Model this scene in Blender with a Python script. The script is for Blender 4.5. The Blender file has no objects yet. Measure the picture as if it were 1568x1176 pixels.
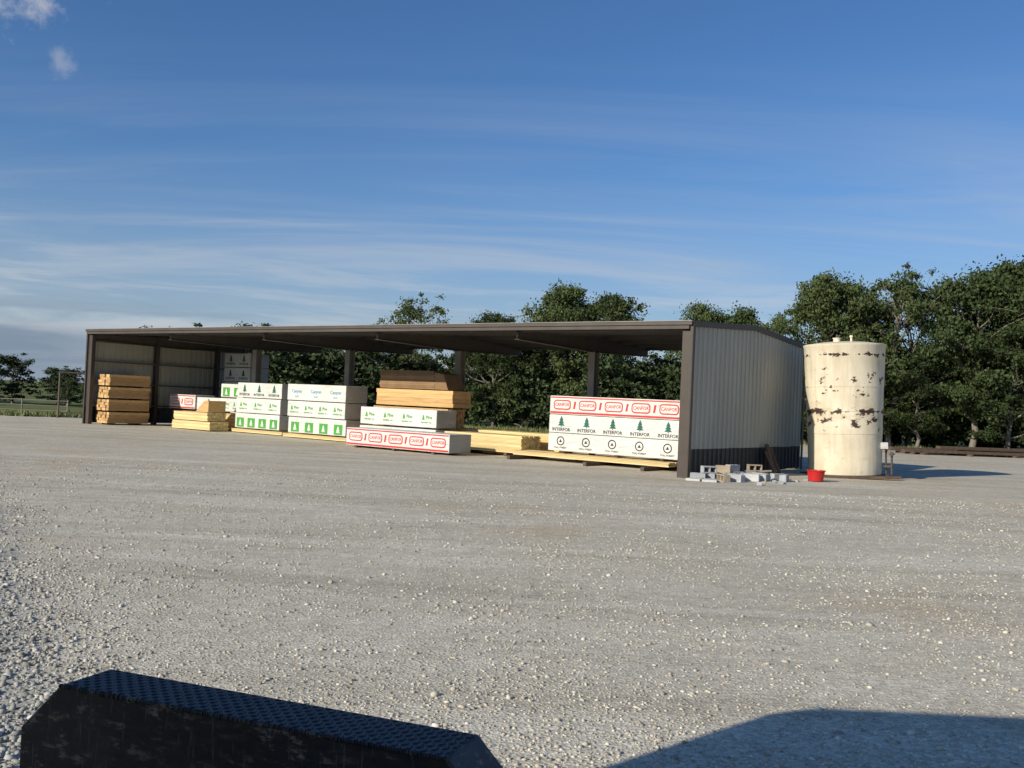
import bpy, math, random
import numpy as np
from mathutils import Matrix, Vector, Euler

random.seed(7)
scene = bpy.context.scene
COL = scene.collection
rad = math.radians

# ------------------------------------------------------------ node helpers
class NT:
    def __init__(self, tree):
        self.t = tree
    def n(self, typ, props=None, **ins):
        nd = self.t.nodes.new(typ)
        if props:
            for k, v in props.items():
                setattr(nd, k, v)
        for k, v in ins.items():
            self.set(nd.inputs[k.replace('_', ' ')], v)
        return nd
    def set(self, sock, v):
        if isinstance(v, bpy.types.NodeSocket):
            self.t.links.new(v, sock)
        elif isinstance(v, bpy.types.Node):
            self.t.links.new(v.outputs[0], sock)
        else:
            if isinstance(v, (tuple, list)) and len(v) == 3 and sock.type == 'RGBA':
                v = (*v, 1)
            sock.default_value = v
    def math(self, op, a, b=0.0, clamp=False):
        nd = self.t.nodes.new('ShaderNodeMath'); nd.operation = op; nd.use_clamp = clamp
        self.set(nd.inputs[0], a); self.set(nd.inputs[1], b)
        return nd.outputs[0]
    def mix(self, f, a, b, mode='MIX'):
        nd = self.t.nodes.new('ShaderNodeMix'); nd.data_type = 'RGBA'; nd.blend_type = mode
        self.set(nd.inputs[0], f); self.set(nd.inputs[6], a); self.set(nd.inputs[7], b)
        return nd.outputs[2]
    def noise(self, vec, scale, detail=4, rough=.55, dist=0.0):
        nd = self.n('ShaderNodeTexNoise', None, Scale=scale, Detail=detail, Roughness=rough, Distortion=dist)
        if vec is not None: self.set(nd.inputs['Vector'], vec)
        return nd.outputs[0]
    def mapr(self, v, a, b, c=0.0, d=1.0, smooth=False):
        nd = self.t.nodes.new('ShaderNodeMapRange'); nd.clamp = True
        if smooth: nd.interpolation_type = 'SMOOTHSTEP'
        self.set(nd.inputs[0], v)
        for i, x in enumerate((a, b, c, d)): nd.inputs[i+1].default_value = x
        return nd.outputs[0]
    def scalev(self, vec, s):
        nd = self.t.nodes.new('ShaderNodeVectorMath'); nd.operation = 'MULTIPLY'
        self.set(nd.inputs[0], vec); nd.inputs[1].default_value = s
        return nd.outputs[0]

def new_mat(name):
    m = bpy.data.materials.new(name); m.use_nodes = True
    t = m.node_tree; t.nodes.clear()
    N = NT(t)
    out = t.nodes.new('ShaderNodeOutputMaterial')
    bs = t.nodes.new('ShaderNodeBsdfPrincipled')
    t.links.new(bs.outputs[0], out.inputs[0])
    return m, N, bs, out

def surf(name, col, rough=.6, metal=0.0, var=.15, scale=3.0, bump=0.0, bscale=30.0, island=0.0, spec=.4, dirt=None, stretch=(1,1,1)):
    m, N, bs, out = new_mat(name)
    tc = N.n('ShaderNodeTexCoord').outputs['Object']
    v = N.scalev(tc, stretch)
    nz = N.noise(v, scale, 4, .6)
    lo = tuple(c*(1-var) for c in col); hi = tuple(min(1, c*(1+var)) for c in col)
    c = N.mix(N.mapr(nz, .3, .7), lo, hi)
    if island:
        g = N.n('ShaderNodeNewGeometry')
        r = g.outputs['Random Per Island']
        k = N.mapr(r, 0, 1, 1-island, 1+island)
        hs = N.n('ShaderNodeHueSaturation', None, Value=k, Color=c)
        c = hs.outputs[0]
    if dirt:
        n2 = N.noise(v, scale*2.3, 6, .7)
        c = N.mix(N.mapr(n2, dirt[1], dirt[1]+.12), c, dirt[0])
    N.set(bs.inputs['Base Color'], c)
    bs.inputs['Roughness'].default_value = rough
    bs.inputs['Metallic'].default_value = metal
    bs.inputs['Specular IOR Level'].default_value = spec
    if bump:
        nb = N.noise(v, bscale, 3, .6)
        b = N.n('ShaderNodeBump', None, Strength=bump, Distance=.02, Height=nb)
        N.set(bs.inputs['Normal'], b.outputs[0])
    return m

# ------------------------------------------------------------ mesh builder
class MB:
    def __init__(self):
        self.v = []; self.f = []; self.mi = []; self.mats = []
    def mat(self, m):
        if m not in self.mats: self.mats.append(m)
        return self.mats.index(m)
    def add(self, vs, fs, m):
        o = len(self.v); k = self.mat(m)
        self.v += [tuple(p) for p in vs]
        for f in fs:
            self.f.append(tuple(i+o for i in f)); self.mi.append(k)
    def box(self, a, b, m, rot=0.0, M=None):
        x0, y0, z0 = a; x1, y1, z1 = b
        vs = [(x0,y0,z0),(x1,y0,z0),(x1,y1,z0),(x0,y1,z0),(x0,y0,z1),(x1,y0,z1),(x1,y1,z1),(x0,y1,z1)]
        if rot:
            cx, cy = (x0+x1)/2, (y0+y1)/2; c, s = math.cos(rot), math.sin(rot)
            vs = [(cx+(x-cx)*c-(y-cy)*s, cy+(x-cx)*s+(y-cy)*c, z) for x, y, z in vs]
        if M is not None: vs = [tuple(M @ Vector(p)) for p in vs]
        self.add(vs, [(0,3,2,1),(4,5,6,7),(0,1,5,4),(1,2,6,5),(2,3,7,6),(3,0,4,7)], m)
    def cyl(self, p0, p1, r0, r1, m, n=16, caps=True):
        p0 = Vector(p0); p1 = Vector(p1); d = (p1-p0).normalized()
        a = d.orthogonal().normalized(); b = d.cross(a)
        vs = []
        for p, r in ((p0, r0), (p1, r1)):
            for i in range(n):
                t = 2*math.pi*i/n
                vs.append(p + a*r*math.cos(t) + b*r*math.sin(t))
        fs = [(i, (i+1) % n, n+(i+1) % n, n+i) for i in range(n)]
        if caps: fs += [tuple(range(n))[::-1], tuple(range(n, 2*n))]
        self.add(vs, fs, m)
    def lathe(self, prof, m, n=48, c=(0,0,0)):
        vs = []; fs = []
        for r, z in prof:
            for i in range(n):
                t = 2*math.pi*i/n
                vs.append((c[0]+r*math.cos(t), c[1]+r*math.sin(t), c[2]+z))
        for j in range(len(prof)-1):
            for i in range(n):
                k = (i+1) % n
                fs.append((j*n+i, j*n+k, (j+1)*n+k, (j+1)*n+i))
        self.add(vs, fs, m)
    def prism(self, pts, y0, y1, m):  # pts in xz, extruded along y
        n = len(pts)
        vs = [(x, y0, z) for x, z in pts] + [(x, y1, z) for x, z in pts]
        fs = [tuple(range(n)), tuple(range(n, 2*n))[::-1]] + [(i, n+i, n+(i+1) % n, (i+1) % n) for i in range(n)]
        self.add(vs, fs, m)
    def obj(self, name, parent=None, bevel=0.0, smooth=False, loc=None):
        me = bpy.data.meshes.new(name); me.from_pydata(self.v, [], self.f)
        for m in self.mats: me.materials.append(m)
        me.polygons.foreach_set('material_index', self.mi)
        me.update()
        import bmesh
        bm = bmesh.new(); bm.from_mesh(me); bmesh.ops.recalc_face_normals(bm, faces=bm.faces); bm.to_mesh(me); bm.free()
        if smooth: me.shade_smooth()
        o = bpy.data.objects.new(name, me); COL.objects.link(o)
        if bevel:
            b = o.modifiers.new('bevel', 'BEVEL'); b.width = bevel; b.segments = 2; b.limit_method = 'ANGLE'
        if smooth:
            try:
                me.set_sharp_from_angle(angle=rad(35))
            except Exception: pass
        if parent: o.parent = parent
        if loc: o.location = loc
        return o

def empty(name, loc=(0,0,0), rotz=0.0):
    e = bpy.data.objects.new(name, None); COL.objects.link(e)
    e.location = loc; e.rotation_euler = (0, 0, rotz); e.empty_display_size = .3
    return e

def np_mesh(name, V, F, mats, mi=None):
    k = F.shape[1]
    me = bpy.data.meshes.new(name)
    me.vertices.add(len(V)); me.vertices.foreach_set('co', V.astype(np.float32).ravel())
    me.loops.add(F.size); me.loops.foreach_set('vertex_index', F.astype(np.int32).ravel())
    me.polygons.add(len(F)); me.polygons.foreach_set('loop_start', np.arange(0, F.size, k, dtype=np.int32))
    for m in mats: me.materials.append(m)
    if mi is not None: me.polygons.foreach_set('material_index', mi.astype(np.int32))
    me.update(calc_edges=True); me.validate()
    return me

# ------------------------------------------------------------ site frame (shed yard axes)
A = Vector((4.84, 26.5, 0))
EX = Vector((.8065, -.5914, 0)); EY = Vector((.5914, .8065, 0))
ROT = math.atan2(-.5914, .8065)
def W(x, y, z=0): return A + EX*x + EY*y + Vector((0, 0, z))

# ------------------------------------------------------------ world / sky
SUN_EL = 23.5
sdir = Vector((-.76, -.65, 0)).normalized()
world = bpy.data.worlds.new("World"); scene.world = world; world.use_nodes = True
wt = world.node_tree; wt.nodes.clear(); N = NT(wt)
wo = wt.nodes.new('ShaderNodeOutputWorld'); bg = wt.nodes.new('ShaderNodeBackground')
wt.links.new(bg.outputs[0], wo.inputs[0])
sky = wt.nodes.new('ShaderNodeTexSky'); sky.sky_type = 'NISHITA'; sky.sun_disc = False
sky.sun_elevation = rad(SUN_EL); sky.sun_rotation = math.atan2(sdir.x, sdir.y)
sky.air_density = 1.0; sky.dust_density = .8; sky.ozone_density = 2.6; sky.altitude = 200
gen = N.n('ShaderNodeTexCoord').outputs['Generated']
sep = N.n('ShaderNodeSeparateXYZ', None, Vector=gen)
dx_, dy_, dz_ = sep.outputs[0], sep.outputs[1], sep.outputs[2]
zz = N.math('ADD', N.math('MAXIMUM', dz_, 0.0), .12)
cx = N.math('DIVIDE', dx_, zz); cy = N.math('DIVIDE', dy_, zz)
comb = N.n('ShaderNodeCombineXYZ', None, X=cx, Y=cy, Z=0.0).outputs[0]
mp = N.n('ShaderNodeMapping', None, Vector=comb); mp.inputs['Rotation'].default_value = (0, 0, rad(34)); mp.inputs['Scale'].default_value = (.17, .80, 1)
wis = N.noise(mp.outputs[0], 1.9, 8, .6, .7)
cov = N.noise(comb, .38, 2, .5)
cov = N.math('ADD', cov, N.mapr(dx_, .30, -.40, -.01, .12))
wisp = N.math('MULTIPLY', N.mapr(wis, .38, .76, smooth=True), N.mapr(cov, .40, .60, smooth=True))
wisp = N.math('MULTIPLY', wisp, N.mapr(dz_, .34, .17))
wisp = N.math('MULTIPLY', wisp, .62)
haze = N.mapr(dz_, .24, .0, 0, 1)
haze = N.math('POWER', haze, 1.35)
st = N.n('ShaderNodeMapping', None, Vector=gen); st.inputs['Scale'].default_value = (2.2, 2.2, 24)
strn = N.noise(st.outputs[0], 1.7, 7, .62, .4)
strm = N.math('MULTIPLY', N.mapr(strn, .44, .64, smooth=True), N.mapr(dz_, .17, .06, smooth=True))
dark = N.math('MULTIPLY', N.mapr(strn, .50, .38, smooth=True), N.mapr(dz_, .10, .03, smooth=True))
dark = N.math('MULTIPLY', dark, N.mapr(dx_, .1, -.35, .2, 1))
lowb = N.math('MULTIPLY', N.mapr(dz_, .062, .038, smooth=True), N.mapr(dx_, -.25, -.42, 0, 1))
c = N.mix(1.0, sky.outputs[0], (.46, .68, .93), 'MULTIPLY')
c = N.mix(N.math('MULTIPLY', haze, .78), c, (3.5, 3.95, 4.5))
c = N.mix(wisp, c, (4.0, 4.4, 5.0))
c = N.mix(N.math('MULTIPLY', strm, .6), c, (5.0, 5.2, 5.5))
c = N.mix(N.math('MULTIPLY', dark, .7), c, (1.8, 2.3, 3.1))
c = N.mix(N.math('MULTIPLY', lowb, .75), c, (1.75, 2.3, 3.05))
pn = N.noise(gen, 34, 6, .62)
def puff(d, r, amt, c):
    vm = wt.nodes.new('ShaderNodeVectorMath'); vm.operation = 'DISTANCE'
    wt.links.new(gen, vm.inputs[0]); vm.inputs[1].default_value = d
    dd = N.math('ADD', N.math('DIVIDE', vm.outputs['Value'], r), N.mapr(pn, .25, .75, .8, -.8))
    return N.mix(N.math('MULTIPLY', N.mapr(dd, 1.15, .1, smooth=True), amt), c, (4.9, 4.9, 5.1))
c = puff((-.440, .825, .352), .048, .7, c)
c = puff((-.418, .863, .286), .014, .3, c)
N.set(bg.inputs[0], c); bg.inputs[1].default_value = .12

sl = bpy.data.lights.new('sun', 'SUN'); sl.energy = 5.0; sl.angle = rad(.53); sl.color = (1, .91, .76)
so = bpy.data.objects.new('sun', sl); COL.objects.link(so)
to_sun = Vector((sdir.x*math.cos(rad(SUN_EL)), sdir.y*math.cos(rad(SUN_EL)), math.sin(rad(SUN_EL))))
so.rotation_euler = to_sun.to_track_quat('Z', 'Y').to_euler(); so.location = (-20, -20, 30)

# ------------------------------------------------------------ materials
m_gravel, N, bs, out = new_mat('gravel_ground')
P = N.n('ShaderNodeNewGeometry').outputs['Position']
big = N.noise(P, .11, 2, .55)
med = N.noise(P, .55, 4, .6)
trk = N.n('ShaderNodeMapping', None, Vector=P); trk.inputs['Rotation'].default_value = (0, 0, rad(12)); trk.inputs['Scale'].default_value = (.06, .5, 1)
tr = N.noise(trk.outputs[0], 1.5, 4, .62, .8)
trk2 = N.n('ShaderNodeMapping', None, Vector=P); trk2.inputs['Rotation'].default_value = (0, 0, rad(-38)); trk2.inputs['Scale'].default_value = (.05, .7, 1)
tr2 = N.noise(trk2.outputs[0], 1.4, 3, .6, .5)
fine = N.noise(P, 16, 3, .8)
spk = N.noise(P, 4.5, 4, .75)
vor = N.n('ShaderNodeTexVoronoi', {'feature': 'F1'}, Vector=P, Scale=42.0, Randomness=1.0)
c = N.mix(N.mapr(med, .3, .7), (.50, .455, .355), (.60, .555, .45))
c = N.mix(N.math('MULTIPLY', N.mapr(tr, .5, .66, smooth=True), .5), c, (.68, .635, .53))
c = N.mix(N.math('MULTIPLY', N.mapr(tr, .47, .34, smooth=True), .5), c, (.37, .33, .255))
c = N.mix(N.math('MULTIPLY', N.mapr(tr2, .56, .68, smooth=True), .4), c, (.70, .655, .55))
c = N.mix(N.math('MULTIPLY', N.mapr(tr2, .42, .32, smooth=True), .4), c, (.37, .33, .255))
br = N.math('MULTIPLY', N.mapr(big, .50, .60, smooth=True), N.mapr(med, .46, .62, smooth=True))
c = N.mix(N.math('MULTIPLY', br, .55), c, (.47, .37, .245))
cc = N.n('ShaderNodeSeparateColor', None, Color=vor.outputs['Color']).outputs[0]
c = N.mix(.6, c, N.mix(cc, (.62, .62, .62), (1.3, 1.3, 1.3)), 'MULTIPLY')
c = N.mix(.55, c, N.mix(N.mapr(fine, .3, .7), (.68, .68, .68), (1.28, 1.28, 1.28)), 'MULTIPLY')
c = N.mix(.5, c, N.mix(N.mapr(spk, .35, .65), (.74, .74, .75), (1.2, 1.2, 1.18)), 'MULTIPLY')
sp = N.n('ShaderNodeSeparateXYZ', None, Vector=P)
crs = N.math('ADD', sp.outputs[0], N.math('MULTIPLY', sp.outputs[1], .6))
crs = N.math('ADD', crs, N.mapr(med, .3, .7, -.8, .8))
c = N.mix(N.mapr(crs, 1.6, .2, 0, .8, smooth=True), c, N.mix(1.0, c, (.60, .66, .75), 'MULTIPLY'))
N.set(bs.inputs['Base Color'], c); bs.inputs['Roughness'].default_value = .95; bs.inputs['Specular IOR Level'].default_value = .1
N.set(bs.inputs['Normal'], N.n('ShaderNodeBump', None, Strength=.45, Distance=.014, Height=vor.outputs['Distance']).outputs[0])

m_grass, N, bs, out = new_mat('grass_ground')
P = N.n('ShaderNodeNewGeometry').outputs['Position']
g1 = N.noise(P, .25, 3, .6); g2 = N.noise(P, 5, 3, .7)
c = N.mix(N.mapr(g1, .35, .65), (.07, .105, .028), (.15, .18, .055))
c = N.mix(N.mapr(g2, .4, .7, 0, .5), c, (.24, .22, .11))
N.set(bs.inputs['Base Color'], c); bs.inputs['Roughness'].default_value = 1; bs.inputs['Specular IOR Level'].default_value = .1

m_stone, N, bs, out = new_mat('crushed_stone')
g = N.n('ShaderNodeNewGeometry')
r = g.outputs['Random Per Island']
ramp = N.n('ShaderNodeValToRGB', None, Fac=r)
cr = ramp.color_ramp; cr.elements[0].color = (.27, .25, .205, 1); cr.elements[1].color = (.70, .66, .56, 1)
e = cr.elements.new(.3); e.color = (.42, .385, .31, 1); e = cr.elements.new(.8); e.color = (.55, .51, .42, 1)
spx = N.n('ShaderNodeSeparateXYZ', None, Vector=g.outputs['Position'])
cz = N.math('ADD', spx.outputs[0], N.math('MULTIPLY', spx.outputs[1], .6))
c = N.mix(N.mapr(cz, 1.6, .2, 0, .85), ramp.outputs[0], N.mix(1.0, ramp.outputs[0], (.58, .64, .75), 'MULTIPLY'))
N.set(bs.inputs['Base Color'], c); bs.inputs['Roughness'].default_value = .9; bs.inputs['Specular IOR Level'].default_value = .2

def leaf_mat(name, lo, hi, yel, trans=True):
    m, N, bs, out = new_mat(name)
    g = N.n('ShaderNodeNewGeometry'); oi = N.n('ShaderNodeObjectInfo')
    c = N.mix(g.outputs['Random Per Island'], lo, hi)
    c = N.mix(N.mapr(oi.outputs['Random'], .3, 1, 0, .5), c, yel)
    hs = N.n('ShaderNodeHueSaturation', None, Color=c, Value=N.mapr(oi.outputs['Random'], 0, 1, .7, 1.15), Hue=N.mapr(oi.outputs['Random'], 0, 1, .485, .505), Saturation=.9)
    N.set(bs.inputs['Base Color'], hs.outputs[0]); bs.inputs['Roughness'].default_value = .65; bs.inputs['Specular IOR Level'].default_value = .15
    if trans:
        tl = N.n('ShaderNodeBsdfTranslucent', None, Color=hs.outputs[0])
        mx = N.n('ShaderNodeMixShader', None, Fac=.22); N.set(mx.inputs[1], bs.outputs[0]); N.set(mx.inputs[2], tl.outputs[0])
        N.t.links.new(mx.outputs[0], out.inputs[0])
    return m
m_leaf = leaf_mat('leaves', (.038, .066, .017), (.088, .130, .034), (.12, .14, .042))
m_leaf2 = leaf_mat('leaves_dark', (.025, .046, .014), (.060, .096, .027), (.08, .105, .033))
m_leaf3 = leaf_mat('leaves_far', (.024, .044, .015), (.058, .090, .028), (.08, .10, .034), False)
m_bark = surf('bark', (.20, .175, .145), .95, stretch=(3, 3, .6))
m_blade = leaf_mat('grass_blades', (.08, .12, .028), (.18, .21, .06), (.26, .24, .11), False)

m_side = surf('siding_metal', (.42, .395, .315), .45, .0, .08, 1.2, spec=.4, stretch=(1, 1, .3))
m_wains = surf('wainscot_metal', (.035, .032, .030), .5, 0, .2, 3)
m_trim = surf('trim_bronze', (.070, .056, .046), .5, 0, .12, 2, spec=.3)
m_fasc = surf('roof_edge', (.085, .072, .062), .5, 0, .1, 2, spec=.3)
m_roof = surf('roof_underside', (.10, .088, .075), .6, 0, .12, 1)
m_steel = surf('frame_steel', (.085, .070, .058), .6, 0, .15, 2, spec=.3)
m_col = surf('column_steel', (.24, .215, .185), .55, 0, .15, 2)
m_pipe = surf('pipe_grey', (.26, .24, .21), .55, 0, .15, 2)
m_girt = surf('girt_steel', (.13, .10, .08), .55, 0, .15, 2)

def wrap_mat(name, col):
    m, N, bs, out = new_mat(name)
    P = N.n('ShaderNodeTexCoord').outputs['Object']
    a = N.noise(N.scalev(P, (1.2, 1.2, 3)), 2.2, 4, .6, .8); b = N.noise(P, .8, 3, .5)
    c = N.mix(N.mapr(b, .35, .7), col, tuple(x*.84 for x in col))
    N.set(bs.inputs['Base Color'], c); bs.inputs['Roughness'].default_value = .5; bs.inputs['Specular IOR Level'].default_value = .3
    N.set(bs.inputs['Normal'], N.n('ShaderNodeBump', None, Strength=.8, Distance=.08, Height=a).outputs[0])
    return m
m_wrap = wrap_mat('lumber_wrap', (.71, .71, .66))
m_wrap_shaded = wrap_mat('lumber_wrap_shaded_end', (.46, .46, .43))  # same wrap, greyed so the shade on bundle ends is in the colour
m_red = surf('ink_red', (.56, .03, .03), .5, var=.08)
m_dgreen = surf('ink_green_dark', (.01, .11, .08), .5, var=.08)
m_green = surf('ink_green', (.07, .32, .05), .5, var=.08)
m_blue = surf('ink_blue', (.10, .30, .50), .5, var=.08)
m_black = surf('ink_black', (.025, .025, .03), .5, var=.08)
m_pine = surf('sawn_pine', (.74, .56, .27), .8, 0, .14, 4, bump=.2, bscale=20, island=.24, stretch=(.3, 1, 3))
m_orange = surf('sawn_cedar', (.54, .335, .145), .8, 0, .16, 4, bump=.2, bscale=20, island=.28, stretch=(.3, 1, 3))
m_brown = surf('plywood_brown', (.23, .14, .07), .8, 0, .14, 3, island=.25)
m_dun = surf('old_timber', (.11, .075, .05), .9, 0, .3, 5, bump=.4)
m_conc = surf('concrete_block', (.36, .37, .38), .95, 0, .15, 8, bump=.5, bscale=60, island=.2)

# ------------------------------------------------------------ ground
def ss(t): 
    t = np.clip(t, 0, 1); return t*t*(3-2*t)
xs = np.concatenate([np.linspace(-3000, -220, 12), np.linspace(-200, 120, 81), np.linspace(150, 3000, 12)])
ys = np.concatenate([np.linspace(-600, -60, 6), np.linspace(-50, 260, 63), np.linspace(300, 4000, 12)])
X, Y = np.meshgrid(xs, ys)
def terrain(x, y):
    return -2.1*ss((y-51)/60)*ss((-x-22)/22)
Z = terrain(X, Y)
V = np.stack([X.ravel(), Y.ravel(), Z.ravel()], 1)
ni, nj = X.shape
idx = np.arange(ni*nj).reshape(ni, nj)
F = np.stack([idx[:-1, :-1].ravel(), idx[:-1, 1:].ravel(), idx[1:, 1:].ravel(), idx[1:, :-1].ravel()], 1)
me = np_mesh('ground', V, F, [m_grass]); me.shade_smooth()
COL.objects.link(bpy.data.objects.new('ground', me))

rng = np.random.default_rng(3)
key = [(-90, -60), (90, -60), (90, 56), (45, 57), (30, 58), (18, 61), (0, 62), (-15, 57), (-25, 49.6), (-50, 49.4), (-90, 49)]
pts = []
for i in range(len(key)):
    a = np.array(key[i]); b = np.array(key[(i+1) % len(key)]); L = np.linalg.norm(b-a); n = max(1, int(L/.8))
    for k in range(n):
        p = a+(b-a)*k/n
        if p[1] > 45: p = p + rng.normal(0, .22, 2)*np.array([.6, 1])
        pts.append((p[0], min(p[1], 62.5), .004))
mb = MB(); mb.add(pts, [tuple(range(len(pts)))], m_gravel); mb.obj('gravel_yard')

# loose stones
def ico():
    t = (1+5**.5)/2
    v = np.array([(-1,t,0),(1,t,0),(-1,-t,0),(1,-t,0),(0,-1,t),(0,1,t),(0,-1,-t),(0,1,-t),(t,0,-1),(t,0,1),(-t,0,-1),(-t,0,1)], float)
    v /= np.linalg.norm(v[0])
    f = np.array([(0,11,5),(0,5,1),(0,1,7),(0,7,10),(0,10,11),(1,5,9),(5,11,4),(11,10,2),(10,7,6),(7,1,8),(3,9,4),(3,4,2),(3,2,6),(3,6,8),(3,8,9),(4,9,5),(2,4,11),(6,2,10),(8,6,7),(9,8,1)])
    return v, f
iv, iff = ico()
nst = 100000
u = rng.random(nst)
d = 4.3 + (u**1.45)*19
wd = rng.uniform(-.62, .62, nst)*d
fld = (np.sin(wd*.9+d*.5+1.3*np.sin(d*.7))*np.cos(d*1.1-wd*.6)+.6*np.sin(wd*2.7-d*1.9)*np.sin(d*3.1+wd))*.45+.45
coarse = np.clip((1.8-(wd+.6*d))/1.6, 0, 1)
keep = rng.random(nst) < np.clip(.18+.75*fld+coarse, 0, 1)
d = d[keep]; wd = wd[keep]; coarse = coarse[keep]; n = len(d)
size = np.exp(rng.normal(np.log(.0060), .42, n))*(1+1.0*coarse)*(1+.025*d)
size = np.clip(size, .0035, .030)
SV = iv[None]*(1+rng.normal(0, .2, (n, 12, 1)))
SV = SV*rng.uniform(.6, 1.25, (n, 1, 3))*size[:, None, None]
SV[:, :, 2] *= .7
an = rng.random(n)*6.283; ca, sa = np.cos(an)[:, None], np.sin(an)[:, None]
x = SV[:, :, 0]*ca-SV[:, :, 1]*sa; y = SV[:, :, 0]*sa+SV[:, :, 1]*ca
SV = np.stack([x+wd[:, None], y+d[:, None], SV[:, :, 2]+(size*.2)[:, None]+.004], 2)
SF = (iff[None]+(np.arange(n)*12)[:, None, None]).reshape(-1, 3)
me = np_mesh('gravel', SV.reshape(-1, 3), SF, [m_stone])
COL.objects.link(bpy.data.objects.new('gravel', me))

# ------------------------------------------------------------ trees
def tree_mesh(name, seed, H, R, cb, nl, leaf, lpc, lm, spread=1.0, squat=.75):
    rg = np.random.default_rng(seed)
    V = []; F = []; cnt = 0
    def tube(path, r0, r1, n=6):
        nonlocal cnt
        path = np.array(path); m = len(path)
        for j in range(m):
            dd = path[min(j+1, m-1)]-path[max(j-1, 0)]; dd = dd/np.linalg.norm(dd)
            a = np.cross(dd, [.3, .9, .1]); a /= np.linalg.norm(a); b = np.cross(dd, a)
            r = r0+(r1-r0)*j/(m-1)
            for i in range(n):
                t = 6.283*i/n
                V.append(path[j]+a*r*math.cos(t)+b*r*math.sin(t))
        for j in range(m-1):
            for i in range(n):
                k = (i+1) % n
                F.append((cnt+j*n+i, cnt+j*n+k, cnt+(j+1)*n+k, cnt+(j+1)*n+i))
        cnt += m*n
    tp = [np.array([0, 0, -.2])]
    lean = rg.normal(0, .03, 2)
    for k in range(1, 9):
        z = H*.88*k/8
        tp.append(np.array([lean[0]*z+rg.normal(0, .012*H), lean[1]*z+rg.normal(0, .012*H), z]))
    tube(tp, .017*H+.03, .02, 7)
    tpa = np.array(tp)
    cl = [(tp[-1]+np.array([0, 0, .04*H]), .11*R+.25)]
    for i in range(nl):
        q = (i+rg.random())/nl
        h = H*(cb+(.90-cb)*q)
        env = math.sin(math.pi*min(1, .16+.80*q))**.7
        L = R*env*rg.uniform(.55, 1.2)
        az = i*2.4+rg.normal(0, .4); el = rad(12+50*q+rg.normal(0, 10))
        st = np.array([np.interp(h, tpa[:, 2], tpa[:, 0]), np.interp(h, tpa[:, 2], tpa[:, 1]), h*.9])
        dr = np.array([math.cos(az)*math.cos(el), math.sin(az)*math.cos(el), math.sin(el)])
        path = [st]
        for k in range(1, 5):
            path.append(st+dr*L*k/4+np.array([0, 0, .06*L*math.sin(k)])+rg.normal(0, .04*L, 3))
        tube(path, .007*H*(1.2-q)+.015, .012, 5)
        cl.append((path[-1], rg.uniform(.10, .20)*R))
        for b in range(6):
            k = rg.uniform(.35, 1); p0 = st+(path[-1]-st)*k
            dv = dr*.5+rg.normal(0, .6, 3); dv[2] = abs(dv[2])*.6; dv /= np.linalg.norm(dv)
            p1 = p0+dv*L*rg.uniform(.2, .6)
            tube([p0, (p0+p1)/2+rg.normal(0, .05, 3), p1], .018, .008, 4)
            cl.append((p1, rg.uniform(.06, .19)*R*spread))
    nb = len(F)
    C = []; NR = []
    for c0, rc in cl:
        k = int(lpc*rg.uniform(.4, 1.3))
        dv = rg.normal(0, 1, (k, 3)); dv /= np.linalg.norm(dv, axis=1)[:, None]
        rr = rc*rg.random((k, 1))**.5*rg.uniform(.6, 1.75, (k, 1))
        C.append(c0+dv*rr*np.array([1.2, 1.2, squat])); NR.append(dv)
    C = np.concatenate(C); NR = np.concatenate(NR)
    ok = C[:, 2] > .1; C = C[ok]; NR = NR[ok]; m = len(C)
    nr = NR*.7+rg.normal(0, .7, (m, 3))+np.array([0, 0, .25]); nr /= np.linalg.norm(nr, axis=1)[:, None]
    t1 = np.cross(nr, rg.normal(0, 1, (m, 3))); t1 /= np.linalg.norm(t1, axis=1)[:, None]
    t2 = np.cross(nr, t1)
    s = leaf*rg.uniform(.55, 1.3, (m, 1))
    LV = np.stack([C-t1*s, C-t2*s*.55, C+t1*s, C+t2*s*.55], 1).reshape(-1, 3)
    LF = np.arange(m*4).reshape(m, 4)+cnt
    mi = np.concatenate([np.zeros(nb), np.ones(m)])
    return np_mesh(name, np.concatenate([np.array(V), LV]), np.concatenate([np.array(F), LF]), [m_bark, lm], mi)

T = [tree_mesh('tree_a', 1, 10, 3.9, .12, 32, .115, 145, m_leaf),
     tree_mesh('tree_b', 2, 10, 3.4, .16, 28, .115, 145, m_leaf2),
     tree_mesh('tree_c', 3, 10, 4.4, .12, 34, .12, 145, m_leaf),
     tree_mesh('tree_sparse', 4, 10, 3.6, .38, 20, .105, 52, m_leaf, .75),
     tree_mesh('tree_d', 5, 10, 3.2, .08, 32, .12, 140, m_leaf2)]
TF = [tree_mesh('far_tree_a', 21, 10, 3.9, .06, 28, .19, 50, m_leaf3),
      tree_mesh('far_tree_b', 22, 10, 3.5, .08, 26, .18, 50, m_leaf3),
      tree_mesh('far_tree_c', 23, 10, 4.2, .06, 30, .19, 50, m_leaf3)]
bush = tree_mesh('bush', 9, 3.2, 2.0, .02, 18, .13, 60, m_leaf3, 1.2)

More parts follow.
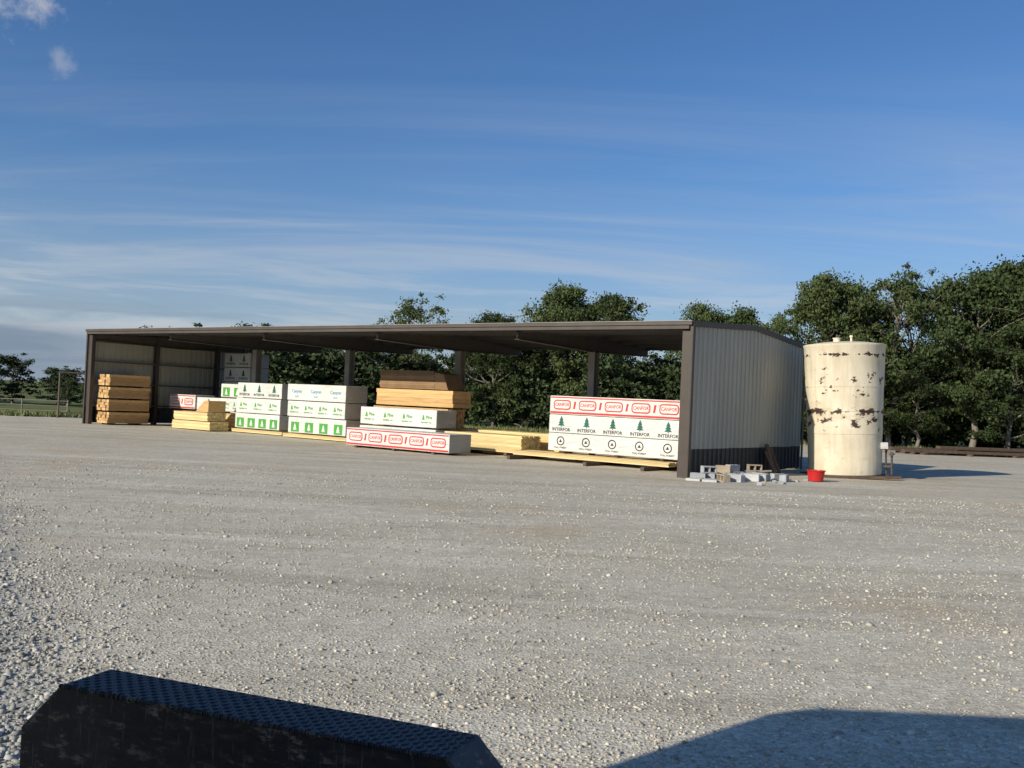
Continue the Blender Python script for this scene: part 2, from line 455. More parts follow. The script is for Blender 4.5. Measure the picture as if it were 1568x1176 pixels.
def put(me, name, x, y, h, wf=1.0, base=10.0, parent=None, rz=None):
    o = bpy.data.objects.new(name, me); COL.objects.link(o)
    s = h/base
    o.location = (x, y, float(terrain(np.array(x), np.array(y)))); o.scale = (s*wf, s*wf, s)
    o.rotation_euler = (0, 0, random.random()*6.28 if rz is None else rz)
    if parent: o.parent = parent
    return o
for (ti, x, y, h, wf) in [(3, -7.6, 70, 9.1, .95), (0, -1.3, 70, 8.3, .85), (2, 4.4, 72, 10.8, .9), (0, 7.2, 71, 10.2, .85), (4, 2.6, 71, 9.2, .8),
                          (0, 13.6, 70, 9.6, .8), (1, 15.8, 69, 9.9, .8), (0, 19.2, 61, 10.8, .85), (2, 21.4, 63, 10.6, .7), (3, 23.8, 61, 11.4, .95), (3, 25.8, 63, 10.9, .8),
                          (1, 28.4, 60, 12.0, .9), (2, 31.2, 61, 12.3, .8), (0, 34.0, 60, 12.2, .9), (4, 30.2, 59, 8.6, 1.0), (1, 25.0, 60, 6.6, 1.0), (0, 22.2, 60.5, 6.0, 1.0)]:
    put(T[ti], 'deciduous_tree', x, y, h, wf)
tl = empty('distant_treeline')
r2 = random.Random(5)
x = -30.0
while x < 60:
    y = 76-.28*max(0, x)+r2.uniform(-2, 3)
    y = max(y, 63)
    hb = 6.9 if x < 17 else 7.6
    if x > 34: hb = 11
    put(TF[r2.choice([0, 1, 2])], 'tree', x, y+2, hb*r2.uniform(.8, 1.07), 1.15, parent=tl)
    x += 2.6
x = -28
while x < 58:
    y = 72-.26*max(0, x)+r2.uniform(-1.0, 1.0); y = max(y, 62)
    put(bush, 'bush', x, y-1.2, 3.2*r2.uniform(.7, 1.5), 1.15, 3.2, parent=tl)
    x += 1.8
for i in range(38):
    xx = -140+i*3.4+r2.uniform(-1.3, 1.3)
    put(TF[r2.choice([0, 1, 2])], 'tree', xx, 158+r2.uniform(-8, 12), r2.uniform(5.0, 7.4)*(1.12 if xx < -74 else .9), 1.4, parent=tl)

# grass tufts along the edge of the yard
nb = 26000
gx = rng.uniform(-60, 60, nb); edge = np.interp(gx, [-90, -50, -25, -15, 0, 18, 30, 45, 90], [49, 49.4, 49.6, 57, 62, 61, 58, 57, 56])
gy = edge+rng.exponential(1.6, nb)-.35
cl = np.sin(gx*2.1)*np.cos(gy*1.7+gx)*.5+.5
hh = rng.uniform(.08, .34, nb)*(.4+cl)
az = rng.random(nb)*6.283; w = rng.uniform(.02, .05, nb)
bz = terrain(gx, gy)
ln = rng.normal(0, .1, (nb, 2))
B = np.stack([np.stack([gx-w*np.cos(az), gy-w*np.sin(az), bz], 1), np.stack([gx+w*np.cos(az), gy+w*np.sin(az), bz], 1), np.stack([gx+ln[:, 0], gy+ln[:, 1], bz+hh], 1)], 1).reshape(-1, 3)
me = np_mesh('grass', B, np.arange(nb*3).reshape(nb, 3), [m_blade]); COL.objects.link(bpy.data.objects.new('grass', me))

# ------------------------------------------------------------ shed
L = 30.0; D = 8.8
def zr(t): return 4.25+.26*(1-abs(t-4.4)/4.4)
shed = empty('open_storage_shed', A, ROT)
def ribs(a, b, pitch=.3, w=.055, dpt=.03):
    p = [(a, 0)]; x = a+pitch*.5
    while x+w < b:
        p += [(x-w, 0), (x-w*.5, dpt), (x+w*.5, dpt), (x+w, 0)]
        if x+pitch < b:
            p += [(x+pitch*.38, 0), (x+pitch*.42, dpt*.25), (x+pitch*.46, 0)]
        x += pitch
    p.append((b, 0)); return p
def wall(name, x, sgn):
    mb = MB(); p = ribs(.02, D-.02, .3, .06, .04)
    ts = p
    vs = []; fs = []
    for t, dd in ts: vs += [(x+sgn*dd, t, .80), (x+sgn*dd, t, zr(t)-.03)]
    for i in range(len(ts)-1): fs.append((2*i, 2*i+2, 2*i+3, 2*i+1))
    mb.add(vs, fs, m_side)
    vs = []
    for t, dd in ts: vs += [(x+sgn*(dd-.004), t, .06), (x+sgn*(dd-.004), t, .797)]
    mb.add(vs, fs, m_wains)
    return mb.obj(name, shed)
wall('end_wall_siding', 0.0, 1); wall('far_end_wall_siding', -L, -1)
mb = MB()
for x, sg in ((0, 1), (-L, -1)):
    o = x+sg*.055
    mb.box((min(x-sg*.02, o), -.05, 0), (max(x-sg*.02, o), .0, zr(0)-.02), m_trim)
    mb.box((o-.012, -.05, 0), (o+.012, .10, zr(0)-.02), m_trim)
    mb.box((o-.012, D-.1, 0), (o+.012, D+.05, zr(D)-.02), m_trim)
    for a, b in ((-.05, 4.4), (4.4, D+.05)):
        za, zb = zr(max(a, 0)), zr(min(b, D))
        vs = [(o-.03, a, za-.11), (o+.02, a, za-.11), (o+.02, a, za+.05), (o-.03, a, za+.05), (o-.03, b, zb-.11), (o+.02, b, zb-.11), (o+.02, b, zb+.05), (o-.03, b, zb+.05)]
        mb.add(vs, [(0,1,2,3),(7,6,5,4),(0,4,5,1),(1,5,6,2),(2,6,7,3),(3,7,4,0)], m_trim)
mb.obj('corner_and_rake_trim', shed)
mb = MB()
p = ribs(-L-.02, .02, .3, .05, .032); vs = []; fs = []
for xx, dd in p:
    vs += [(xx, -.08, zr(0)+dd), (xx, 4.4, zr(4.4)+dd), (xx, D+.08, zr(D)+dd)]
for i in range(len(p)-1):
    a = 3*i; fs += [(a, a+3, a+4, a+1), (a+1, a+4, a+5, a+2)]
mb.add(vs, fs, m_roof); mb.obj('roof_panels', shed)
mb = MB()
mb.box((-L-.05, -.13, zr(0)-.06), (.05, -.09, zr(0)+.035), m_fasc)
mb.box((-L-.05, -.15, zr(0)+.035), (.05, -.07, zr(0)+.055), m_pipe)
mb.box((-L+.05, -.088, zr(0)-.17), (-.05, -.05, zr(0)-.035), m_steel)
mb.box((-L-.05, D+.09, zr(0)-.16), (.05, D+.13, zr(0)+.045), m_fasc)
mb.obj('eave_fascia', shed)
mb = MB()
for k in range(9):
    t = .25+k*(D-.5)/8; z = zr(t)-.012
    mb.box((-L+.03, t-.03, z-.2), (-.03, t-.024, z), m_roof)
    mb.box((-L+.03, t-.024, z-.012), (-.03, t+.035, z), m_roof)
    mb.box((-L+.03, t-.024, z-.2), (-.03, t+.035, z-.192), m_roof)
mb.obj('purlins', shed)
mb = MB()
cp = 4.75
for k in range(6):
    x = -k*6.0
    x = -.22 if k == 0 else (-L+.22 if k == 5 else x)
    if 0 < k < 5:
        mb.box((x-.13, cp-.16, .02), (x+.13, cp-.145, 3.75), m_col); mb.box((x-.13, cp+.145, .02), (x+.13, cp+.16, 3.75), m_col)
        mb.box((x-.008, cp-.145, .02), (x+.008, cp+.145, 3.75), m_col)
        mb.box((x-.2, cp-.22, 0), (x+.2, cp+.22, .02), m_col)
        mb.box((x-.25, cp-.25, -.05), (x+.25, cp+.25, .012), m_conc)
    for a, b, da, db in ((.15, cp, .22, .55), (cp, D-.15, .55, .22)):
        za, zb = zr(a)-.215, zr(b)-.215
        for (x0, x1, lo0, hi0, lo1, hi1) in ((x-.006, x+.006, za-da, za, zb-db, zb), (x-.10, x+.10, za-da-.012, za-da, zb-db-.012, zb-db), (x-.10, x+.10, za-.012, za, zb-.012, zb)):
            vs = [(x0, a, lo0), (x1, a, lo0), (x1, a, hi0), (x0, a, hi0), (x0, b, lo1), (x1, b, lo1), (x1, b, hi1), (x0, b, hi1)]
            mb.add(vs, [(0,1,2,3),(7,6,5,4),(0,4,5,1),(1,5,6,2),(2,6,7,3),(3,7,4,0)], m_steel)
mb.obj('steel_frames', shed)
mb = MB()
for x, sg in ((-.03, -1), (-L+.03, 1)):
    for z in (.9, 1.9, 2.9, 3.8):
        a, b = sorted((x, x+sg*.18)); mb.box((a, .2, z), (b, D-.2, z+.012), m_girt)
        a, b = sorted((x+sg*.18, x+sg*.186)); mb.box((a, .2, z-.06), (b, D-.2, z+.012), m_girt)
    for t in (.12, 3.45, 6.95, D-.2):
        a, b = sorted((x+sg*.02, x+sg*.26)); mb.box((a, t-.09, .0), (b, t+.09, zr(t)-.22), m_trim)
mb.obj('end_wall_framing', shed)

# ------------------------------------------------------------ text meshes
_tc = {}
def textmesh(s):
    if s in _tc: return _tc[s]
    cu = bpy.data.curves.new('t', 'FONT'); cu.body = s; cu.size = 1; cu.align_x = 'CENTER'; cu.align_y = 'CENTER'; cu.resolution_u = 2; cu.offset = .02
    o = bpy.data.objects.new('t', cu); COL.objects.link(o)
    bpy.context.view_layer.update()
    me = bpy.data.meshes.new_from_object(o.evaluated_get(bpy.context.evaluated_depsgraph_get()))
    r = ([tuple(v.co) for v in me.vertices], [tuple(p.vertices) for p in me.polygons])
    bpy.data.objects.remove(o); bpy.data.curves.remove(cu); bpy.data.meshes.remove(me)
    _tc[s] = r; return r
def text(mb, s, cx, y, cz, size, m, wide=1.0):
    v, f = textmesh(s); mb.add([(cx+p[0]*size*wide, y, cz+p[1]*size) for p in v], f, m)
def rrect(mb, cx, y, cz, w, h, r, m):
    pts = []
    for qx, qz, a0 in ((1, 1, 0), (-1, 1, 90), (-1, -1, 180), (1, -1, 270)):
        for k in range(5):
            a = rad(a0+k*22.5)
            pts.append((cx+qx*(w/2-r)+r*math.cos(a), y, cz+qz*(h/2-r)+r*math.sin(a)))
    mb.add(pts, [tuple(range(len(pts)))], m)
def tri_tree(mb, cx, y, cz, h, m):
    for k, (w, z0, z1) in enumerate(((.42, .0, .42), (.34, .25, .68), (.24, .52, 1.0))):
        yy = y-.0008*k
        mb.add([(cx-w*h, yy, cz+(z0-.5)*h), (cx+w*h, yy, cz+(z0-.5)*h), (cx, yy, cz+(z1-.5)*h)], [(0, 1, 2)], m)
    mb.add([(cx-.04*h, y-.003, cz-.62*h), (cx+.04*h, y-.003, cz-.62*h), (cx+.04*h, y-.003, cz-.5*h), (cx-.04*h, y-.003, cz-.5*h)], [(0, 1, 2, 3)], m)
def ring(mb, cx, y, cz, r0, r1, m, n=24):
    vs = []
    for i in range(n):
        a = 6.2832*i/n; vs += [(cx+r0*math.cos(a), y, cz+r0*math.sin(a)), (cx+r1*math.cos(a), y, cz+r1*math.sin(a))]
    mb.add(vs, [(2*i, 2*i+1, (2*i+3) % (2*n), (2*i+2) % (2*n)) for i in range(n)], m)

prs = random.Random(11)
def wrapped(parent, x0, x1, y0, dp, z0, h, style):
    """bundle wrapped in printed sheeting; front face at local y0"""
    jx, jy = prs.uniform(-.06, .06), prs.uniform(-.035, .035)
    x0 += jx; x1 += jx; y0 += jy
    mb = MB()
    mb.box((x0, y0, z0), (x1, y0+dp, z0+h), m_wrap)
    mb.mats.append(m_wrap_shaded); mb.mi[3] = 1  # right end only: wrap with its shade painted in
    body = mb.obj('wrapped_bundle', parent, bevel=.025)
    mb = MB(); y = y0-.006; W_ = x1-x0; cz = z0+h/2
    def band(za, zb, m, yy=y):
        mb.add([(x0+.03, yy, za), (x1-.03, yy, za), (x1-.03, yy, zb), (x0+.03, yy, zb)], [(0, 1, 2, 3)], m)
    if style == 'red':
        band(z0+.03, z0+.09, m_red); band(z0+h-.07, z0+h-.03, m_red)
        n = max(1, int(W_/.93))
        for i in range(n):
            cx = x0+(i+.5)*W_/n
            rrect(mb, cx, y-.001, cz+.01, .66, .32, .11, m_red); rrect(mb, cx, y-.003, cz+.01, .58, .24, .08, m_wrap)
            text(mb, 'CANFOR', cx, y-.005, cz+.01, .155, m_red, .88)
            if i < n-1:
                xm = cx+W_/n/2
                mb.add([(xm-.06, y-.001, cz-.11), (xm+.01, y-.001, cz-.11), (xm+.05, y-.001, cz+.13), (xm-.02, y-.001, cz+.13)], [(0, 1, 2, 3)], m_red)
    elif style == 'tree':
        n = max(1, int(W_/.95))
        for i in range(n):
            cx = x0+(i+.5)*W_/n
            tri_tree(mb, cx, y, cz+.10, .32, m_dgreen); text(mb, 'INTERFOR', cx, y, cz-.19, .15, m_black, 1.0)
    elif style == 'ring':
        n = max(1, int(W_/.93))
        for i in range(n):
            cx = x0+(i+.5)*W_/n
            ring(mb, cx, y, cz+.04, .115, .15, m_black)
            mb.add([(cx-.06, y, cz-.0), (cx+.06, y, cz-.0), (cx, y, cz+.10)], [(0, 1, 2)], m_black)
            text(mb, 'TOLL FOREST', cx, y, cz-.18, .08, m_black, 1.0)
    elif style == 'green':
        n = max(2, int(W_/.7))
        for i in range(n):
            cx = x0+(i+.5)*W_/n
            mb.add([(cx-.24, y, z0+.04), (cx+.24, y, z0+.04), (cx+.24, y, z0+.44), (cx-.24, y, z0+.44)], [(0, 1, 2, 3)], m_green)
            tri_tree(mb, cx, y-.003, z0+.26, .28, m_wrap)
    elif style == 'gtext':
        n = max(2, int(W_/.8))
        for i in range(n):
            cx = x0+(i+.5)*W_/n
            tri_tree(mb, cx-.15, y, cz+.06, .19, m_green); text(mb, 'Pine', cx+.12, y, cz+.05, .17, m_green)
            text(mb, 'lumber co', cx, y, cz-.13, .10, m_green, 1.2)
    elif style == 'blue':
        n = max(1, int(W_/1.05))
        for i in range(n):
            cx = x0+(i+.5)*W_/n
            text(mb, 'Canyon', cx, y, cz+.04, .2, m_blue); text(mb, 'studs', cx, y, cz-.16, .09, m_blue, 1.3)
    if mb.v: mb.obj('printed_marks', parent)
    return body
def boards(parent, x0, x1, y0, dp, z0, h, m, th=.045, wd=.14, name='boards', jit=.03):
    mb = MB(); z = z0
    while z+th <= z0+h+.001:
        y = y0
        while y+wd <= y0+dp+.001:
            a = prs.uniform(-jit, jit); b = prs.uniform(-jit, jit)
            mb.box((x0+a, y+prs.uniform(0, .006), z), (x1+b, y+wd-.006, z+th-.005), m)
            y += wd
        z += th
    return mb.obj(name, parent)
def dunnage(parent, xs_, y0, y1, z0, z1):
    mb = MB()
    for x in xs_: mb.box((x-.06, y0, z0), (x+.06, y1, z1), m_dun)
    mb.obj('dunnage', parent, bevel=.008)
def stack(name='lumber_stack'):
    return empty(name, A, ROT)

# right-hand stack
S = stack()
dunnage(S, (-2.0, -4.0, -6.9), 1.2, 3.4, .006, .13)
boards(S, -7.3, -1.55, 2.0, 1.25, .13, .16, m_pine)
dunnage(S, (-2.0, -3.6, -5.6), 2.4, 3.5, .295, .34)
wrapped(S, -6.15, -1.3, 2.4, 1.15, .34, .58, 'ring')
wrapped(S, -6.15, -1.3, 2.42, 1.15, .935, .59, 'tree')
wrapped(S, -6.12, -1.28, 2.4, 1.15, 1.54, .60, 'red')
# low pine bundles in the centre
S = stack()
dunnage(S, (-8.0, -10.0, -11.6), 2.5, 3.8, .006, .13)
boards(S, -12.0, -7.4, 2.6, 1.12, .13, .60, m_pine)
boards(S, -12.6, -6.9, 4.2, 1.12, .2, .62, m_pine, name='boards_back')
mb = MB(); mb.box((-12.6, 4.25, .006), (-7, 5.2, .19), m_dun); mb.obj('dunnage_back', S)
# front wrapped bundle
S = stack('wrapped_lumber_bundle')
dunnage(S, (-9.4, -11.2, -13.0), .35, 1.6, .006, .08)
wrapped(S, -13.6, -8.8, .4, 1.15, .08, .62, 'red')
# stack behind
S = stack()
dunnage(S, (-11.4, -14.2), 2.2, 3.3, .006, .1)
wrapped(S, -14.7, -10.9, 2.2, 1.1, .10, .64, 'gtext')
wrapped(S, -14.7, -10.9, 2.2, 1.1, .80, .64, 'gtext')
S = stack()
boards(S, -15.2, -11.4, 3.45, 1.1, .05, 1.45, m_orange, .09)
boards(S, -15.1, -11.2, 3.45, 1.1, 1.55, .62, m_orange, .155, 1.1, 'sheet_bundle')
boards(S, -15.0, -12.2, 3.5, 1.0, 2.2, .70, m_brown, .07, 1.0, 'plywood')
mb = MB(); mb.prism([(-12.17, 2.2), (-11.5, 2.2), (-11.75, 2.78), (-12.17, 2.84)], 3.5, 4.5, m_brown); mb.obj('tarped_end', S)
# white stack e
S = stack()
boards(S, -19.4, -15.7, 2.5, 1.25, .04, .14, m_pine)
wrapped(S, -19.25, -15.9, 2.6, 1.2, .22, .63, 'green')
wrapped(S, -19.25, -15.9, 2.6, 1.2, .88, .63, 'gtext')
wrapped(S, -19.3, -15.9, 2.6, 1.2, 1.54, .66, 'blue')
# white stack d
S = stack()
boards(S, -23.2, -19.9, 2.9, 1.25, .04, .14, m_pine)
wrapped(S, -23.1, -20.2, 3.0, 1.2, .22, .63, 'green')
wrapped(S, -23.1, -20.2, 3.0, 1.2, .88, .63, 'gtext')
wrapped(S, -23.1, -20.2, 3.0, 1.2, 1.54, .64, 'tree')
wrapped(S, -24.9, -23.35, 3.5, 1.2, 1.5, .6, 'green'); wrapped(S, -24.9, -23.35, 3.5, 1.2, .85, .6, 'gtext')
boards(S, -24.9, -23.35, 3.5, 1.2, .05, .75, m_pine)
# stack b
S = stack()
boards(S, -26.1, -23.4, 1.9, 1.0, .05, .36, m_pine); boards(S, -26.0, -23.6, 1.9, 1.0, .44, .36, m_pine, name='boards_upper')
wrapped(S, -29.0, -27.0, 3.7, 1.1, .85, .66, 'red'); wrapped(S, -26.9, -25.1, 3.7, 1.1, .85, .58, 'tree')
boards(S, -28.7, -25.1, 3.7, 1.1, .05, .75, m_brown)
mb = MB(); mb.prism([(-24.5, .83), (-23.62, .83), (-23.62, 1.32), (-23.9, 1.32)], 1.95, 2.85, m_orange); mb.obj('offcut_pile', S)
# back stack
S = stack()
for k in range(5): wrapped(S, -28.7, -26.7, 6.6, 1.15, .1+k*.72, .68, 'tree' if k > 2 else 'ring')
# cedar timbers against the far wall, ends facing the yard
S = stack('timber_stack')
for k in range(4):
    mb = MB(); z0 = .08+k*.57
    for r in range(4):
        for q in range(5):
            j = prs.uniform(-.05, .05)
            mb.box((-29.7+q*.19, .4+j, z0+r*.125), (-29.7+q*.19+.184, 2.45+j, z0+r*.125+.12), m_orange)
    mb.obj('timbers', S)
    dn = MB(); [dn.box((-29.72, y, z0-.07), (-28.74, y+.09, z0-.004), m_dun) for y in (.7, 2.0)]; dn.obj('stickers', S)

# ------------------------------------------------------------ tank
m_tank, N, bs, out = new_mat('tank_paint')
tc = N.n('ShaderNodeTexCoord').outputs['Object']
sp = N.n('ShaderNodeSeparateXYZ', None, Vector=tc); z = sp.outputs[2]
n1 = N.noise(tc, 1.1, 4, .6); n2 = N.noise(N.scalev(tc, (1, 1, 1.6)), 3.3, 5, .66); n3 = N.noise(N.scalev(tc, (2.2, 2.2, .25)), 2.5, 4, .6)
c = N.mix(N.mapr(n1, .35, .65), (.64, .56, .41), (.75, .68, .52))
c = N.mix(N.mapr(n3, .46, .70, 0, .45), c, (.46, .36, .24))
def bandm(zc, w, th):
    d = N.math('ABSOLUTE', N.math('SUBTRACT', z, zc))
    return N.mapr(N.math('ADD', n2, N.mapr(d, 0, w, .0, -.3)), th, th+.012)
m1 = bandm(2.04, .22, .43); m2 = bandm(3.80, .16, .48); m3 = bandm(1.75, .8, .545); m4 = bandm(2.9, 2.0, .572)
mk = N.math('MAXIMUM', N.math('MAXIMUM', m1, m2), N.math('MAXIMUM', m3, m4))
halo = N.math('MULTIPLY', N.mapr(N.math('ADD', n2, N.mapr(N.math('ABSOLUTE', N.math('SUBTRACT', z, 1.95)), 0, .45, 0, -.2)), .38, .48), .35)
c = N.mix(halo, c, (.42, .30, .19)); c = N.mix(mk, c, (.06, .04, .03))
N.set(bs.inputs['Base Color'], c); bs.inputs['Roughness'].default_value = .6; bs.inputs['Specular IOR Level'].default_value = .25
N.set(bs.inputs['Normal'], N.n('ShaderNodeBump', None, Strength=.3, Distance=.04, Height=n1).outputs[0])
tank = empty('storage_tank', (10.62, 30.75, 0))
tank.rotation_euler = Euler((0, rad(-2.4), 0))
mb = MB()
mb.lathe([(1.10, .10), (1.11, .7), (1.125, 1.35), (1.135, 1.36), (1.14, 2.05), (1.15, 2.06), (1.17, 2.8), (1.18, 2.81), (1.225, 4.05), (1.245, 4.08), (1.245, 4.13), (1.19, 4.15), (.7, 4.22), (.25, 4.25), (.0, 4.255)], m_tank, 72)
mb.obj('tank_shell', tank, smooth=True)
mb = MB()
mb.cyl((-.3, -.2, 4.2), (-.3, -.2, 4.33), .11, .11, m_tank, 20); mb.cyl((-.3, -.2, 4.33), (-.3, -.2, 4.355), .13, .13, m_tank, 20)
mb.cyl((-.3, -.2, 4.35), (-.3, -.2, 4.46), .03, .03, m_steel, 10)
mb.cyl((.12, -.3, 4.2), (.12, -.3, 4.38), .035, .035, m_tank, 12); mb.cyl((.12, -.3, 4.38), (.12, -.3, 4.43), .06, .045, m_tank, 12)
mb.obj('roof_fittings', tank, smooth=True)
mb = MB()
mb.box((.86, -.78, .9), (1.08, -.56, 1.10), m_wrap); mb.cyl((1.12, -.5, .1), (1.12, -.5, 1.25), .03, .03, m_steel, 10)
mb.cyl((1.0, -.62, .35), (1.2, -.75, .35), .05, .05, m_steel, 12); mb.cyl((1.2, -.75, .1), (1.2, -.75, .7), .035, .035, m_steel, 10)
mb.cyl((1.12, -.9, .75), (1.28, -.6, .75), .06, .06, m_steel, 12); mb.box((1.1, -.8, .72), (1.3, -.66, .86), m_col)
mb.obj('outlet_piping', tank, bevel=.01)
mb = MB()
mb.box((-1.2, -1.25, .0), (1.3, -1.05, .09), m_dun); mb.box((-1.2, -.5, .0), (1.2, -.3, .09), m_dun); mb.box((-1.2, .5, .0), (1.2, .7, .09), m_dun)
mb.cyl((0, 0, .03), (0, 0, .105), 1.14, 1.14, m_steel, 48)
mb.obj('tank_base', tank)

# red tub
mt = surf('red_plastic', (.50, .02, .02), .35, var=.1)
mb = MB(); mb.lathe([(.0, .02), (.20, .02), (.245, .30), (.27, .30), (.27, .325), (.235, .325), (.19, .05), (0, .05)], mt, 32)
o = mb.obj('red_tub', smooth=True); o.location = (8.72, 27.6, .004)
mb = MB(); mb.cyl((-.24, 0, .3), (.0, -.24, .20), .008, .008, m_steel, 6); mb.cyl((.0, -.24, .20), (.24, 0, .3), .008, .008, m_steel, 6)
h_ = mb.obj('handle', o)

# concrete blocks pile
pile = empty('concrete_block_pile', A, ROT)
def cblock(cx, cy, z, rz, tip=0, m=m_conc, L_=.40, nm='block'):
    mb = MB(); w = .19; h = .19; t = .032
    mb.box((-L_/2, -w/2, 0), (L_/2, -w/2+t, h), m); mb.box((-L_/2, w/2-t, 0), (L_/2, w/2, h), m)
    for x in (-L_/2, -t/2, L_/2-t): mb.box((x, -w/2+t, 0), (x+t, w/2-t, h), m)
    o = mb.obj(nm, pile, bevel=.004); o.location = (cx, cy, z+(.095 if tip else 0)); o.rotation_euler = (rad(90) if tip else 0, 0, rz); return o
br = random.Random(4)
m_wht = surf('block_white', (.50, .50, .48), .9, var=.15, bump=.4)
m_tanb = surf('block_tan', (.38, .31, .22), .9, var=.2, bump=.4)
for (x, y, z) in [(.35, -.2, 0), (.5, .1, 0), (.45, .5, 0), (.45, .15, .19), (.75, .3, 0), (.9, .0, 0), (.55, .95, 0), (.6, .85, .19), (1.0, .7, 0), (1.2, .4, 0),
                  (.5, 1.5, 0), (.6, 1.75, 0), (.55, 1.6, .19), (.9, 1.5, 0), (1.3, 1.2, 0), (1.5, 1.6, 0), (1.2, 1.9, 0), (.8, 2.2, 0), (1.6, 2.3, 0), (1.9, 2.0, 0), (.7, 2.7, 0), (.75, 2.6, .19)]:
    m = m_conc if br.random() < .6 else (m_wht if br.random() < .6 else m_tanb)
    cblock(x+.1, y, z+.006, br.random()*3.1, br.random() < .35, m)
mb = MB()
for (x, y, s) in [(.4, -.45, .5), (.75, -.35, .6)]: mb.box((x-.1, y-s/2, .006), (x+.28, y+s/2, .07), m_wht, br.random())
for i in range(26):
    x, y, s = br.uniform(.3, 2.3), br.uniform(-.5, 3.2), br.uniform(.03, .09)
    mb.box((x-s, y-s*.7, .004), (x+s, y+s*.7, s), m_conc if i % 3 else m_tanb, br.random()*3)
mb.obj('slabs_and_rubble', pile, bevel=.006)
pl = empty('leaning_planks', W(.1, 5.2), ROT)
mb = MB()
for i, (y, w, h) in enumerate([(0, .24, .95), (.28, .2, .85), (-.22, .16, .75)]):
    M = Matrix.Translation((.42+.03*i, y, .01)) @ Matrix.Rotation(rad(-20-3*i), 4, 'Y')
    mb.box((-.02, -w/2, 0), (.02, w/2, h), m_dun, M=M)
mb.obj('planks', pl)

rl = empty('timber_pile', (21.0, 52.6, 0), math.atan2(3.0, 11))
mb = MB()
for i in range(7):
    a = random.uniform(0, 2); mb.box((a, i*.42, .12), (a+random.uniform(8, 12.5), i*.42+.3, .12+random.uniform(.1, .2)), m_dun, rad(random.uniform(-1.5, 1.5)))
for x in (1.5, 4.5, 7.5, 10.5): mb.box((x, -.2, .006), (x+.2, 3.1, .12), m_dun)
mb.box((3, .4, .36), (9, .75, .5), m_dun); mb.box((5, 1.3, .36), (11, 1.6, .48), m_girt)
mb.obj('timbers', rl, bevel=.01)

# ------------------------------------------------------------ left fence and pipe frame
m_fen = surf('weathered_pipe', (.20, .18, .155), .7, 0, .2, 4)
m_galv = surf('wheel_steel', (.42, .41, .38), .5, .3, .15, 4)
fc = empty('pipe_fence', (-52, 51.0, 0))
mb = MB()
for i in range(13):
    mb.cyl((i*2.4, 0, -.3), (i*2.4, 0, .90), .04, .04, m_fen, 8)
for z in (.30, .57, .84): mb.cyl((0, 0, z), (28.8, 0, z), .02, .02, m_fen, 8)
mb.obj('posts_and_rails', fc)
fr = empty('pipe_frame', (-22.95, 49.4, 0))
mb = MB(); mb.cyl((0, 0, 0), (0, 0, 2.35), .045, .045, m_girt, 10); mb.cyl((2.6, 1.2, 0), (2.6, 1.2, 2.35), .045, .045, m_girt, 10)
mb.cyl((0, 0, 2.33), (2.6, 1.2, 2.33), .04, .04, m_girt, 10); mb.cyl((0, 0, .3), (2.6, 1.2, .3), .03, .03, m_girt, 10)
mb.obj('pipes', fr)

# ------------------------------------------------------------ black steel bumper in the foreground
m_blk, N, bs, out = new_mat('black_coated_steel')
tc = N.n('ShaderNodeTexCoord').outputs['Object']
n1 = N.noise(N.scalev(tc, (1, 1, 2.5)), 14, 6, .75); n2 = N.noise(N.scalev(tc, (60, 10, 6)), 1.2, 4, .6); n0 = N.noise(tc, 3, 4, .5)
c = N.mix(N.mapr(n1, .35, .75), (.020, .017, .015), (.060, .047, .038))
c = N.mix(N.math('MULTIPLY', N.mapr(n1, .54, .62), N.mapr(n0, .44, .58)), c, (.30, .21, .14))
c = N.mix(N.math('MULTIPLY', N.mapr(n2, .60, .68), .5), c, (.20, .18, .16))
N.set(bs.inputs['Base Color'], c); N.set(bs.inputs['Roughness'], N.mapr(n0, .3, .7, .35, .6)); bs.inputs['Specular IOR Level'].default_value = .4
N.set(bs.inputs['Normal'], N.n('ShaderNodeBump', None, Strength=.25, Distance=.006, Height=n1).outputs[0])
m_tread = surf('tread_coating', (.034, .035, .038), .45, var=.25, scale=9, spec=.5, bump=.15, bscale=80)
bump_ = empty('steel_bumper', (-.65, 2.68, 0), rad(-21))
hl = .61; hw = .10
mb = MB()
mb.prism([(-hl, 1.0), (hl, 1.0), (hl+.14, .86), (hl+.14, .70), (hl+.10, .66), (-hl-.10, .66), (-hl-.14, .70), (-hl-.14, .86)], -hw, hw, m_blk)
mb.obj('beam', bump_, bevel=.006)
mb = MB()
mb.box((-hl+.005, -hw+.008, .998), (hl-.005, hw-.008, 1.0006), m_tread)
i = 0
x = -hl+.02
while x < hl-.01:
    j = 0; y = -hw+.018
    while y < hw-.01:
        a = rad(45 if (i+j) % 2 else -45); l, w = .0125, .0035
        ca, sa = math.cos(a), math.sin(a)
        vs = [(x+ca*l, y+sa*l, 1.001), (x-sa*w, y+ca*w, 1.001), (x-ca*l, y-sa*l, 1.001), (x+sa*w, y-ca*w, 1.001), (x, y, 1.004)]
        mb.add(vs, [(0, 1, 4), (1, 2, 4), (2, 3, 4), (3, 0, 4)], m_tread); y += .0205; j += 1
    x += .0205; i += 1
mb.obj('tread_pattern', bump_)
mb = MB(); x = -hl
while x < hl:
    r = random.uniform(.006, .0085)
    mb.cyl((x, -hw-.001, .9985+random.uniform(-.001, .001)), (x+.007, -hw-.001, .9985), r*.75, r, m_blk, 8); x += .008
mb.obj('weld_bead', bump_, smooth=True)
mb = MB()
for x in (-.35, .35): mb.box((x-.06, -.05, .0), (x+.06, .05, .657), m_blk)
mb.box((-.95, -.16, .52), (.95, -.125, .66), m_blk); mb.box((-.7, -.3, 0), (.7, .3, .02), m_blk)
mb.obj('mounting', bump_, bevel=.005)

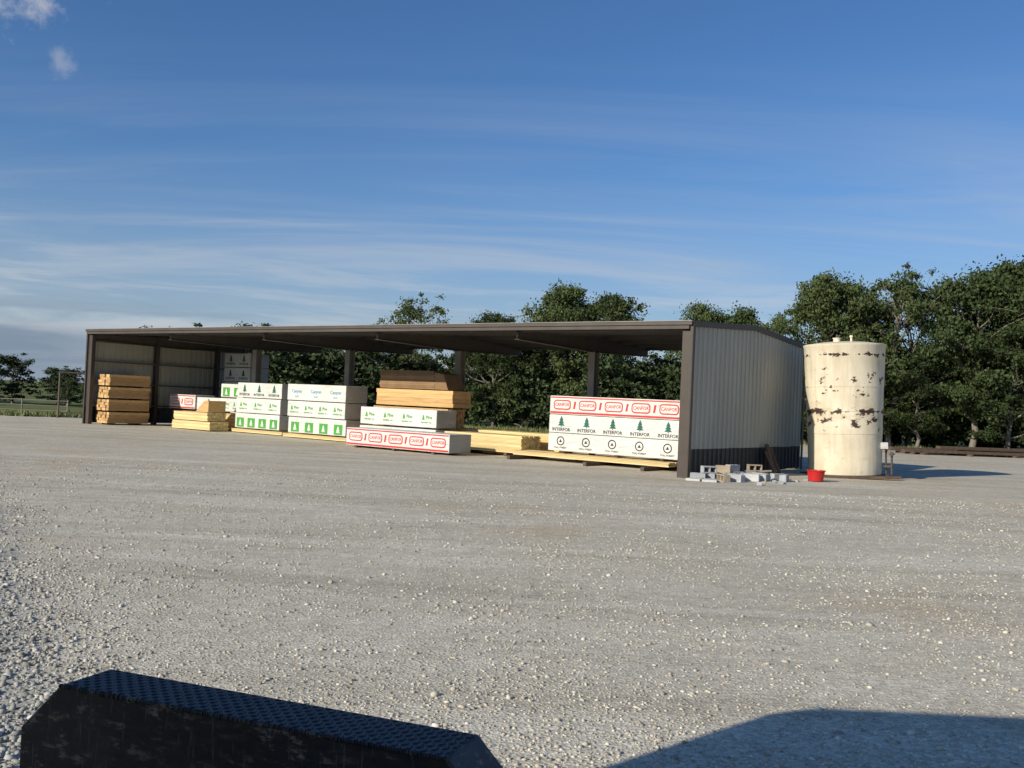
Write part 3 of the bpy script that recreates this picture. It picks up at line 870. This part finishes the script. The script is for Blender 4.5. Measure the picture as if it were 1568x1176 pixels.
# ------------------------------------------------------------ truck parked beside the photographer (outside the view, throws the shadow)
tk = empty('parked_truck', (-2.10, .50, 0))
m_tp = surf('truck_paint', (.10, .11, .13), .35, var=.05); m_glass = surf('truck_glass', (.03, .035, .04), .08, var=.05, spec=.8); m_tyre = surf('tyre', (.02, .02, .02), .8)
mb = MB()
prof = [(1.42, .55), (1.50, .75), (1.60, 1.45), (1.70, 2.62), (1.56, 2.82), (-.55, 2.86), (-.62, 2.7), (-.62, .55)]
n = len(prof); vs = []
for sx in (-.78, .78):
    for y, z in prof: vs.append((sx, y, z))
mb.add(vs, [tuple(range(n)), tuple(range(n, 2*n))[::-1]]+[(i, n+i, n+(i+1) % n, (i+1) % n) for i in range(n)], m_tp)
mb.obj('cab', tk, bevel=.04)
mb = MB()
mb.add([(-.68, 1.625, 1.60), (.68, 1.625, 1.60), (.68, 1.705, 2.5), (-.68, 1.705, 2.5)], [(0, 1, 2, 3)], m_glass)
for sx in (-1, 1):
    mb.add([(sx*.785, .2, 1.55), (sx*.785, 1.4, 1.55), (sx*.785, 1.45, 2.45), (sx*.785, .2, 2.45)], [(0, 1, 2, 3)], m_glass)
mb.obj('windows', tk)
mb = MB(); mb.box((-.95, -6.2, .95), (.95, -.7, 1.12), m_dun); mb.box((-.85, -.69, 1.12), (.85, -.66, 2.5), m_trim)
mb.box((-.45, -6.0, .6), (-.3, 1.3, .9), m_trim); mb.box((.3, -6.0, .6), (.45, 1.3, .9), m_trim); mb.box((-.78, 1.46, .45), (.78, 1.60, .72), m_trim)
mb.obj('flatbed', tk, bevel=.01)
mb = MB()
for sx in (-.70, .70):
    for y in (.75, -3.6, -4.7):
        mb.cyl((sx-.13, y, .48), (sx+.13, y, .48), .48, .48, m_tyre, 28); mb.cyl((sx-.14, y, .48), (sx+.14, y, .48), .25, .25, m_galv, 18)
mb.obj('wheels', tk, bevel=.02)

# ------------------------------------------------------------ camera
cd = bpy.data.cameras.new('camera'); cam = bpy.data.objects.new('camera', cd); COL.objects.link(cam)
cd.sensor_width = 36; cd.lens = 34.2; cd.clip_end = 8000; cd.clip_start = .05
cam.matrix_world = Matrix.Translation((0, 0, 1.87)) @ Matrix.Rotation(rad(90+1.05), 4, 'X') @ Matrix.Rotation(rad(2.6), 4, 'Z')
scene.camera = cam
scene.view_settings.view_transform = 'Standard'; scene.view_settings.look = 'None'; scene.view_settings.exposure = 0
